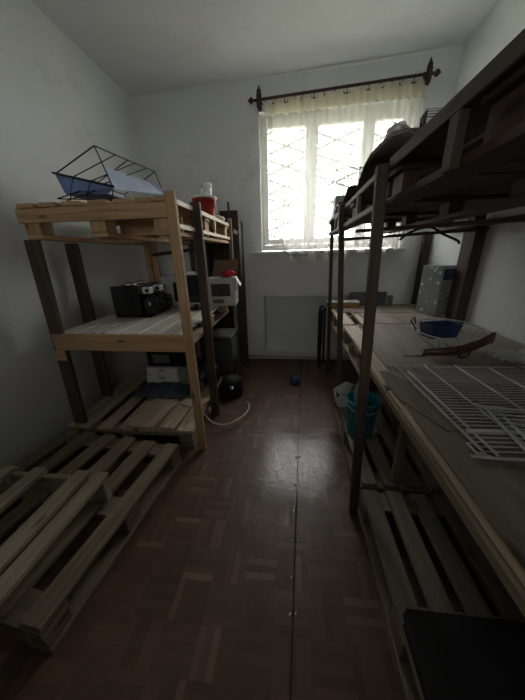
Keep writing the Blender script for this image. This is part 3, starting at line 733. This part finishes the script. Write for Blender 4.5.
t = thing('storage_jug', 'tall smoky plastic container under the far end of the left rack', 'container', (-.63, 2.3, zf))
m = MB(); m.box((-.745, 2.16, zf+.002), (-.535, 2.42, zf+.36)); obj('body', m, SMOKE, t, .03)
m = MB(); m.box((-.755, 2.15, zf+.361), (-.525, 2.43, zf+.39)); obj('lid', m, GREYD, t, .012)
m = MB(); m.box((-.70, 2.50, zf+.002-.138), (-.64, 2.53, .50))
t = thing('floor_appliance', 'black domed appliance with silver dial at the foot of the left rack', 'appliance', (-.53, 2.05, 0))
m = MB(); m.lathe([(.085, .002), (.095, .02), (.098, .10), (.092, .15), (.07, .175), (.01, .182)], (-.525, 2.06, 0), 24); obj('body', m, BLACKM, t)
m = MB(); m.lathe([(.020, 0), (.020, .008), (.012, .012)], (-.505, 1.966, .115), 14, Matrix.Rotation(R(75), 3, 'X')); obj('dial', m, CHROME, t)
# cable
pts = [(-.845, 1.63, .165), (-.74, 1.585, .163), (-.640, 1.545, .150), (-.56, 1.535, .07), (-.47, 1.545, .045), (-.395, 1.60, .05), (-.345, 1.68, .05), (-.330, 1.77, .045), (-.345, 1.86, .035), (-.37, 1.90, .025)]
def smooth(pts, n=6):
    P = [Vector(p) for p in pts]; out = []
    for i in range(len(P)-1):
        a, b, c, d = P[max(i-1, 0)], P[i], P[i+1], P[min(i+2, len(P)-1)]
        for k in range(n):
            t_ = k/n; out.append(.5*((2*b)+(c-a)*t_+(2*a-5*b+4*c-d)*t_*t_+(3*b-a-3*c+d)*t_**3))
    return out+[P[-1]]
tag(obj('cable', MB().tube(smooth(pts), .0055, 8), CABLE, None, loc=(-.4, 1.7, .05)), 'white cable looping over the floor from the left rack', 'cable')

# ------------------------------------------------------------------ dark cabinet in the far left corner
t = thing('cabinet', 'dark brown narrow open cabinet in the corner behind the left rack', 'cabinet', (-.70, 2.82, 0))
m = MB(); m.box((-.865, 2.905, .0), (-.515, 2.925, 1.50)); m.box((-.865, 2.72, 0), (-.845, 2.904, 1.50)); m.box((-.537, 2.72, 0), (-.515, 2.904, 1.50)); obj('carcass', m, DARKW, t, .002)
obj('face_stile', B((-.592, 2.700, 0), (-.515, 2.719, 1.50)), DARKW, t, .002)
for z in (.09, .55, 1.02): obj('shelf', B((-.844, 2.73, z), (-.538, 2.904, z+.018)), DARKW, t)
obj('top_board', B((-.865, 2.698, 1.501), (-.512, 2.925, 1.516)), BROWNP, t, .002)
obj('crest_board', B((-.70, 2.72, 1.5165), (-.520, 2.74, 1.600)), DARKW, t, .002)
obj('back_panel', B((-.843, 2.893, 1.04), (-.539, 2.904, 1.498)), DARKW, t)
obj('upright_stick', B((-.614, 2.706, 1.5165), (-.594, 2.7195, 1.672)), DARKW, t, .002)
m = MB(); m.add([(-.572, 2.6988, 1.405), (-.532, 2.6988, 1.385), (-.522, 2.6988, 1.415), (-.562, 2.6988, 1.437)], [(0, 1, 2, 3)])
tag(obj('paper_tag', m, PAPER, None, loc=(-.55, 2.6988, 1.41), solid=.002), 'small white paper tag pinned on the dark cabinet edge', 'paper')

# ------------------------------------------------------------------ floor things
tag(obj('crumpled_bag', blob((.045, 2.31, .040), .046, 21, .45, (1.05, .95, .82)), BALL, None, loc=(.045, 2.31, 0)), 'crumpled blue plastic bag lying on the brown floor', 'bag')
ng = 'nails along the floor seam'
for k, y in enumerate((.30, .335, .545, .66, .80, .945, 1.10, 1.31, 1.56)):
    xs = seam(y)-.003
    for sx in ((-1, 1) if k % 3 else (-1,)):
        m = MB(); m.lathe([(.0055, .0021), (.005, .0034), (.002, .0042)], (xs+.003+sx*.011, y+sx*.002, 0), 8)
        tag(obj('floor_nail', m, NAIL, None, loc=(xs+sx*.011, y, .002)), 'small shiny nail head along the dark seam of the floor', 'nail', ng)

# teal bucket, bottle and papers
zb = .1385
t = thing('bucket', 'teal plastic bucket on the floor pallet beneath the right rack', 'bucket', (.435, 1.40, zb))
bc = (.432, 1.41, 0)
m = MB(); m.lathe([(.072, zb+.001), (.075, zb+.008), (.094, zb+.23), (.099, zb+.231), (.099, zb+.243), (.092, zb+.243), (.090, zb+.22), (.072, zb+.012)], bc, 28, cap=False); m.lathe([(.001, zb+.011), (.073, zb+.0112)], bc, 28, cap=False)
obj('body', m, TEAL, t)
m = MB(); m.tube([(bc[0]+.1*math.cos(a), bc[1]-.02+.03*math.sin(a)*0-.075*math.sin(a), zb+.236-.05*math.sin(a)) for a in [k*math.pi/12 for k in range(13)]], .003, 6); obj('handle', m, WIREW, t)
t = thing('bottle', 'clear plastic bottle standing up inside the teal bucket', 'bottle', (.43, 1.42, zb+.015))
m = MB(); m.lathe([(.030, zb+.016), (.033, zb+.02), (.033, zb+.28), (.030, zb+.31), (.015, zb+.345), (.013, zb+.37)], (.415, 1.43, 0), 18); obj('body', m, FILM, t)
m = MB(); m.lathe([(.016, zb+.3705), (.016, zb+.388)], (.415, 1.43, 0), 14); obj('cap', m, PAPER, t)
def leaf_paper(pts, label):
    m = MB(); m.poly_prism(pts, (0, .002, .002)); return tag(obj('paper_sheet', m, PAPER, None, loc=pts[0]), label, 'paper', 'papers behind the teal bucket')
leaf_paper([(.300, 1.64, .315), (.365, 1.58, .40), (.42, 1.60, .37), (.39, 1.63, .285), (.34, 1.64, .27)], 'upper white paper sticking out behind the teal bucket')
leaf_paper([(.315, 1.66, .21), (.35, 1.64, .265), (.41, 1.63, .26), (.39, 1.67, .15), (.35, 1.68, .1405)], 'lower white paper behind the teal bucket, near the pallet edge')

# dark tubular stool frame at the far wall
t = thing('folding_chair', 'dark tubular metal chair frame standing against the far wall', 'chair', (.36, 2.72, 0))
for y in (2.70, 2.88):
    obj('leg_frame', MB().tube(smooth([(.318, y, .005), (.311, y, .35), (.311, y, .60), (.325, y, .645), (.348, y, .650)], 5), .011, 8), IRONB, t)
obj('rear_leg', MB().tube([(.366, 2.79, .005), (.352, 2.79, .636)], .010, 8), IRONB, t)
obj('seat_panel', B((.325, 2.71, .25), (.333, 2.87, .60)), GREYD, t, .004)
obj('top_bar', MB().tube([(.350, 2.70, .648), (.350, 2.88, .648)], .009, 8), IRONB, t)

# ------------------------------------------------------------------ things on the right rack
zp = RM+.007
t = thing('foam_block', 'yellow foam block with white top at the far end of the right shelf', 'foam block', (.5, 2.70, zp))
obj('foam', B((.36, 2.62, zp+.0005), (.66, 2.745, zp+.045)), FOAM, t, .004); obj('white_cover', B((.358, 2.618, zp+.0455), (.662, 2.747, zp+.058)), PAPER, t, .003)
tag(obj('plank', B((.60, 2.76, zp+.0005), (.95, 2.79, zp+.13)), GREYD, None, .003, loc=(.75, 2.775, zp)), 'dark grey plank standing on edge behind the yellow foam block', 'plank')
# dotted carton near the wall
t = thing('carton', 'grey carton with white dots and slanted stripes against the right wall', 'box', (1.19, 2.42, zp))
e1 = Vector((.85, .527, 0)); e2 = Vector((-.527, .85, 0)); b0 = Vector((1.172, 2.245, zp+.0005)); wA, wB, hh = .168, .17, .395
P8 = [b0, b0+e1*wA, b0+e1*wA+e2*wB, b0+e2*wB]
m = MB(); m.poly_prism(P8, (0, 0, hh)); obj('body', m, CREST, t)
def face(o, u, v, a, b, c, d, off, th=.001):
    p = [o+u*a+Vector((0, 0, c))+off, o+u*b+Vector((0, 0, c))+off, o+u*b+Vector((0, 0, d))+off, o+u*a+Vector((0, 0, d))+off]
    return p
lf = MB(); p = face(b0, e2, None, .004, wB-.004, .01, hh-.01, -e1*.0012)
lf.add(p, [(0, 1, 2, 3)], [[(0, 0), (.2, 0), (.2, .36), (0, .36)]]); obj('dotted_print', lf, DOTS, t)
st = MB()
for k in range(6):
    z_ = .06+.045*k
    q0 = b0+e1*.02-e2*.001; st.poly_prism([q0+Vector((0, 0, z_)), q0+e1*.10+Vector((0, 0, z_+.035)), q0+e1*.10+Vector((0, 0, z_+.043)), q0+Vector((0, 0, z_+.008))], -e2*.001)
obj('stripe_print', st, plain('stripe_grey', (.12, .13, .13), .5), t)
lb = MB(); q0 = b0-e2*.001; lb.poly_prism([q0+e1*.012+Vector((0, 0, .285)), q0+e1*.155+Vector((0, 0, .285)), q0+e1*.155+Vector((0, 0, .368)), q0+e1*.012+Vector((0, 0, .368))], -e2*.0014)
obj('dark_label', lb, NAVY, t)
# hanger
t = thing('coat_hanger', 'black coat hanger hanging under the right top shelf', 'hanger', (.82, 1.80, RT-.125))
hc = Vector((.80, 1.80, 1.325))
m = MB(); m.tube(smooth([hc+Vector((-.155, -.03, -.065)), hc+Vector((-.145, -.028, -.050)), hc+Vector((-.10, -.02, -.022)), hc+Vector((-.03, -.004, 0)), hc+Vector((.03, .004, 0)), hc+Vector((.10, .02, -.035)), hc+Vector((.20, .035, -.075)), hc+Vector((.215, .036, -.095))], 5), .0075, 8)
obj('arms', m, BLACKM, t)
m = MB(); m.tube([hc, hc+Vector((0, 0, .012)), hc+Vector((.01, 0, .02))], .003, 6); obj('hook', m, CHROME, t)
# basket with tub and strap
bk = Vector((.858, 1.475, zp))
t = thing('wire_basket', 'round white wire basket on the right middle shelf holding a blue tub', 'basket', bk)
m = MB()
def ring(r, h, n=36, sx=1.15): return [bk+Vector((r*sx*math.cos(2*math.pi*k/n), r*math.sin(2*math.pi*k/n), h+.02*math.sin(2*math.pi*k/n))) for k in range(n)]
m.tube(ring(.155, .105), .0042, 6, True); m.tube(ring(.130, .06), .0025, 6, True); m.tube(ring(.085, .025), .003, 6, True)
for k in range(22):
    a = 2*math.pi*k/22; c_, s_ = math.cos(a), math.sin(a)
    m.tube([bk+Vector((r*1.15*c_, r*s_, h+.02*s_)) for r, h in ((.155, .105), (.148, .085), (.130, .06), (.085, .025), (.0, .022))], .0018, 5)
obj('wire_bowl', m, WIREW, t)
m = MB(); m.tube([bk+Vector((-.178, -.02, .105)), bk+Vector((-.20, .01, .15)), bk+Vector((-.165, .05, .16)), bk+Vector((-.150, .06, .12))], .004, 6); obj('handle', m, WIREK, t)
t = thing('tub', 'navy blue plastic tub sitting in the wire basket', 'tub', bk+Vector((-.02, .04, .04)))
tc_ = bk+Vector((-.032, .028, .055)); rz = Matrix.Rotation(R(12), 3, 'Z')
m = MB(); bot = [tc_+rz @ Vector(v) for v in ((-.075, -.042, 0), (.075, -.042, 0), (.075, .042, 0), (-.075, .042, 0))]; tp_ = [tc_+rz @ Vector(v) for v in ((-.088, -.054, .075), (.088, -.054, .075), (.088, .054, .075), (-.088, .054, .075))]
ti = [tc_+rz @ Vector(v) for v in ((-.083, -.049, .075), (.083, -.049, .075), (.083, .049, .075), (-.083, .049, .075))]; bi = [tc_+rz @ Vector(v) for v in ((-.07, -.038, .008), (.07, -.038, .008), (.07, .038, .008), (-.07, .038, .008))]
vs = bot+tp_+ti+bi; fs = [(3, 2, 1, 0)]+[(i, (i+1) % 4, 4+(i+1) % 4, 4+i) for i in range(4)]+[(4+i, 4+(i+1) % 4, 8+(i+1) % 4, 8+i) for i in range(4)]+[(8+i, 8+(i+1) % 4, 12+(i+1) % 4, 12+i) for i in range(4)]+[(12, 13, 14, 15)]
m.add(vs, fs); obj('body', m, NAVY, t)
t = thing('leather_strap', 'reddish brown leather strap with buckle lying across the wire basket', 'strap', (.84, 1.32, zp+.06))
sp_ = smooth([(.672, 1.325, zp+.022), (.73, 1.305, zp+.032), (.79, 1.30, zp+.040), (.85, 1.30, zp+.055), (.92, 1.31, zp+.078), (.985, 1.34, zp+.098), (1.01, 1.36, zp+.092)], 6)
m = MB(); n_ = len(sp_)
def st_fn(u, v):
    i = min(int(u*(n_-1)), n_-2); f = u*(n_-1)-i; p = sp_[i].lerp(sp_[i+1], f); w_ = .016+.014*u
    return p+Vector((.004*(v-.5), -.006*math.sin(v*3.14), (v-.5)*2*w_))
m.grid(st_fn, 40, 4); obj('band', m, STRAP, t, solid=.007)
m = MB(); m.tube(smooth([(.815, 1.286, zp+.06), (.815, 1.284, zp+.030), (.835, 1.284, zp+.010), (.862, 1.284, zp+.025), (.87, 1.287, zp+.065)], 4), .005, 6); obj('buckle', m, IRON, t)
# plastic film package beside
m = MB(); m.grid(lambda u, v: Vector((.96+.34*u, 1.21+.15*v+.02*u, zp+.024+.011*math.sin(u*17+v*9)*math.sin(v*12+u*5)+.008*math.sin(u*33))), 40, 24)
tag(obj('plastic_wrap', m, FILM, None, loc=(1.15, 1.30, zp), solid=.003), 'crinkled clear plastic wrap by the right wall beside the wire basket', 'plastic wrap')
m = MB(); m.box((-.055, -.009, -.0015), (.055, .009, .0015), Matrix.Rotation(R(-4), 3, 'Z'), (.635, 1.325, zp+.003)); tag(obj('metal_strip', m, CHROME, None, loc=(.635, 1.325, zp)), 'short bright metal strip lying on the shelf left of the leather strap', 'strip')

# big wire shelf
def wire_shelf(label, x0, x1, y0, y1, z, rot, c, nw, bars, lip=True):
    t = thing('wire_shelf', label, 'wire shelf', c, 'white wire shelves lying on the right rack')
    M_ = Matrix.Rotation(R(rot), 3, 'Z'); c = Vector(c)
    T = lambda x, y, zz: c+M_ @ Vector((x, y, zz-c.z))
    m = MB(); rr_ = .018
    def rect(x0, x1, y0, y1, z): return smooth([T(x0, y0+rr_, z), T(x0, y1-rr_, z), T(x0+rr_, y1, z), T(x1-rr_, y1, z), T(x1, y1-rr_, z), T(x1, y0+rr_, z), T(x1-rr_, y0, z), T(x0+rr_, y0, z), T(x0, y0+rr_, z)], 3)
    m.tube(rect(x0, x1, y0, y1, z), .0042, 6)
    m.tube([T(x0+.024, y0+.005, z+.004), T(x0+.024, y1-.06, z+.004)], .0042, 6)
    m.tube([T(x0+.01, y0+.004, z-.0), T(x0-.02, y0+.02, z), T(x0-.02, y0+.055, z), T(x0, y0+.06, z)], .0035, 6)
    obj('frame', m, WIREW, t)
    for bx in bars: obj('crossbar', MB().tube([T(bx, y0+.004, z+.009), T(bx, y1-.004, z+.009)], .0040, 6), WIREW, t)
    obj('crossbar', MB().tube([T(x0+.004, y0+.17*(y1-y0), z+.009), T(x1-.004, y0+.17*(y1-y0), z+.009)], .0040, 6), WIREW, t)
    m = MB()
    for k in range(nw):
        y = y0+(k+1)*(y1-y0)/(nw+1); m.tube([T(x0+.003, y, z+.005), T(x1-.003, y, z+.005)], .0016, 5)
    obj('wire_grid', m, WIREW, t)
    return t
wire_shelf('large white wire shelf lying flat on the right middle shelf below the basket', -.37, .40, -.285, .295, zp+.008, 2, (.87, .885, zp+.008), 30, [-.252, -.118, .010, .14, .27])
wire_shelf('smaller white wire shelf lying at an angle on the near end of the right shelf', -.30, .33, -.20, .20, zp+.025, -9, (.90, .565, zp+.025), 16, [-.17, -.03, .11, .24])

# on the right top shelf
m = MB()
HBP = [(.86, .006), (.955, .056), (1.14, .106), (1.30, .128), (1.45, .138), (1.556, .128), (1.67, .090), (1.74, .035)]
def hb(u, v):
    y = .86+u*.88
    for (ya, za), (yb, zb) in zip(HBP, HBP[1:]):
        if y <= yb+1e-6:
            h = za+(zb-za)*(y-ya)/(yb-ya); break
    return Vector((.322+v*.17+.03*u, y, RT+.003+h*(1-.12*v)))
m.grid(hb, 30, 10); tag(obj('hardboard_sheet', m, HARDB, None, loc=(.5, 1.3, RT), solid=.006), 'curled dark brown hardboard sheet on the edge of the right top shelf', 'board')
m = MB(); m.grid(lambda u, v: Vector((.315+.30*v, 1.73+.42*u, RT+.008+.07*(1-u)*(1-.4*v)+.012*math.sin(u*9+v*4))), 18, 10)
tag(obj('cardboard_sheet', m, HARDB, None, loc=(.45, 1.95, RT), solid=.006), 'smaller dark cardboard piece behind the curled hardboard on the right top shelf', 'cardboard')
m = blob((.385, 1.25, RT+.152), .038, 31, .35, (.9, 1.7, .45))
tag(obj('white_cloth', m, PAPER, None, loc=(.388, 1.25, RT+.13)), 'folded white cloth on top of the curled hardboard sheet', 'cloth')
m = blob((.40, 2.275, RT+.055), .075, 33, .6, (.9, 1.2, .42)); tag(obj('dark_bundle', m, BAGB, None, loc=(.40, 2.29, RT)), 'dark crumpled bundle on the far part of the right top shelf', 'bag')
t = thing('gift_box', 'small grey green box on the far corner of the right top shelf', 'box', (.38, 2.55, RT))
obj('body', B((.335, 2.41, RT+.055), (.43, 2.53, RT+.155)), plain('box_green_grey', (.25, .28, .26), .6), t, .003); obj('base', B((.33, 2.405, RT+.001), (.435, 2.535, RT+.0545)), PAPER, t, .003)
# wire rack standing on the sheets
wr = Vector((.60, 1.45, RT+.001))
t = thing('wire_rack', 'black wire letter rack on the right top shelf near the curtain rod end', 'rack', wr)
m = MB()
for k in range(4):
    y = wr.y-.04+k*.035; h = .25+.022*k
    m.tube([(wr.x-.075+.02*k, y, RT+.012), (wr.x-.075+.02*k, y, RT+h), (wr.x+.035+.004*k, y, RT+h), (wr.x+.035+.004*k, y, RT+.012)], .0032, 6)
for z in (.16, .225): m.tube([(wr.x-.075, wr.y-.045, RT+z), (wr.x-.015, wr.y+.07, RT+z)], .0032, 6); m.tube([(wr.x+.037, wr.y-.045, RT+z), (wr.x+.047, wr.y+.07, RT+z)], .0032, 6)
obj('wires', m, WIREK, t)
m = MB(); m.box((wr.x-.08, wr.y-.055, RT+.001), (wr.x+.06, wr.y+.08, RT+.012)); obj('base', m, IRON, t)
# tall wire basket at the window end
t = thing('wire_basket', 'tall blue grey wire basket standing at the window end of the right top shelf', 'basket', (.42, 2.57, RT))
m = MB(); x0, x1, y0, y1, z0, z1 = .33, .60, 2.545, 2.59, RT+.004, RT+.37
def wire(a, b, r=.0022): m.tube([a, b], r, 5)
for k in range(10):
    x = x0+(x1-x0)*k/9
    for y in (y0, y1): wire((x, y, z0), (x, y, z1))
for k in range(11):
    z = z0+(z1-z0)*k/10
    for y in (y0, y1): wire((x0, y, z), (x1, y, z))
    wire((x0, y0, z), (x0, y1, z)); wire((x1, y0, z), (x1, y1, z))
obj('wire_mesh', m, WIREG, t)
m = MB(); m.tube([(x0, y0, z1), (x1, y0, z1), (x1, y1, z1), (x0, y1, z1)], .004, 6, True); obj('rim', m, WIREG, t)

# black box on the near right pallet and grey board beside it
m = MB(); zz = .1395
t = thing('black_box', 'flat black plastic box on the near end of the right floor pallet', 'box', (.60, .30, zz))
obj('body', B((.340, .03, zz), (.70, .498, zz+.052)), BLACKM, t, .02); obj('lid', MB().poly_prism([(.336, .026, zz+.0525), (.704, .026, zz+.0525), (.704, .49, zz+.0525), (.692, .502, zz+.0525), (.352, .502, zz+.0525), (.336, .486, zz+.0525)], (0, 0, .009)), BLACKM, t, .003)
tag(obj('panel', MB().beam((.74, .10, zz+.17), (.84, .47, zz+.17), .014, .335), GREYD, None, .003, loc=(.79, .28, zz)), 'dark grey board standing on edge beside the black box on the near right pallet', 'board')

# ------------------------------------------------------------------ light
wd = bpy.data.worlds.new('sky'); S.world = wd; wd.use_nodes = True; nt = wd.node_tree; bg = nt.nodes['Background']
tc = N(nt, 'ShaderNodeTexCoord'); sp = N(nt, 'ShaderNodeSeparateXYZ'); nt.links.new(tc.outputs['Generated'], sp.inputs[0])
mr = N(nt, 'ShaderNodeMapRange'); mr.inputs['From Min'].default_value = -.2; mr.inputs['From Max'].default_value = .6; nt.links.new(sp.outputs['Z'], mr.inputs['Value'])
rp = ramp(nt, [(0, (.42, .42, .38)), (.3, (.80, .80, .77)), (1, (.98, .98, .97))]); nt.links.new(mr.outputs[0], rp.inputs['Fac']); nt.links.new(rp.outputs['Color'], bg.inputs['Color'])
bg.inputs['Strength'].default_value = 4.0
pl = bpy.data.lights.new('window_portal', 'AREA'); pl.shape = 'RECTANGLE'; pl.size = 1.34; pl.size_y = 1.17
pl.cycles.is_portal = True
po = bpy.data.objects.new('window_portal', pl); COL.objects.link(po); po.location = (.358, 3.20, 1.825); po.rotation_euler = (R(-90), 0, 0)

fl_ = bpy.data.lights.new('fill_light', 'AREA'); fl_.shape = 'RECTANGLE'; fl_.size = 1.6; fl_.size_y = .5; fl_.energy = 2.5; fl_.color = (1, .99, .95)  # unseen fill lamp, added to brighten faces turned to the viewer
fo = bpy.data.objects.new('fill_light', fl_); COL.objects.link(fo); fo.location = (0, YN-1.0, 1.55); fo.rotation_euler = (R(90), 0, 0)

# ------------------------------------------------------------------ camera
ya, pi, ro, F = R(6.66), R(20.19), R(-1.525), 259.7
f = Vector((-math.sin(ya)*math.cos(pi), math.cos(ya)*math.cos(pi), -math.sin(pi))); rt = Vector((math.cos(ya), math.sin(ya), 0)); up = rt.cross(f)
r2 = rt*math.cos(ro)+up*math.sin(ro); u2 = -rt*math.sin(ro)+up*math.cos(ro)
cam = bpy.data.cameras.new('camera'); co = bpy.data.objects.new('camera', cam); COL.objects.link(co)
mw = Matrix((r2, u2, -f)).transposed().to_4x4(); mw.translation = Vector((0, 0, 1.2)); co.matrix_world = mw
cam.sensor_fit = 'VERTICAL'; cam.sensor_height = 36; cam.lens = F/700*36; cam.clip_start = .02
S.camera = co
S.view_settings.view_transform = 'Standard'; S.view_settings.look = 'None'; S.view_settings.gamma = 1; S.view_settings.use_curve_mapping = False
S.view_settings.exposure = 2.22
S.cycles.diffuse_bounces = 10; S.cycles.max_bounces = 16; S.cycles.transparent_max_bounces = 24
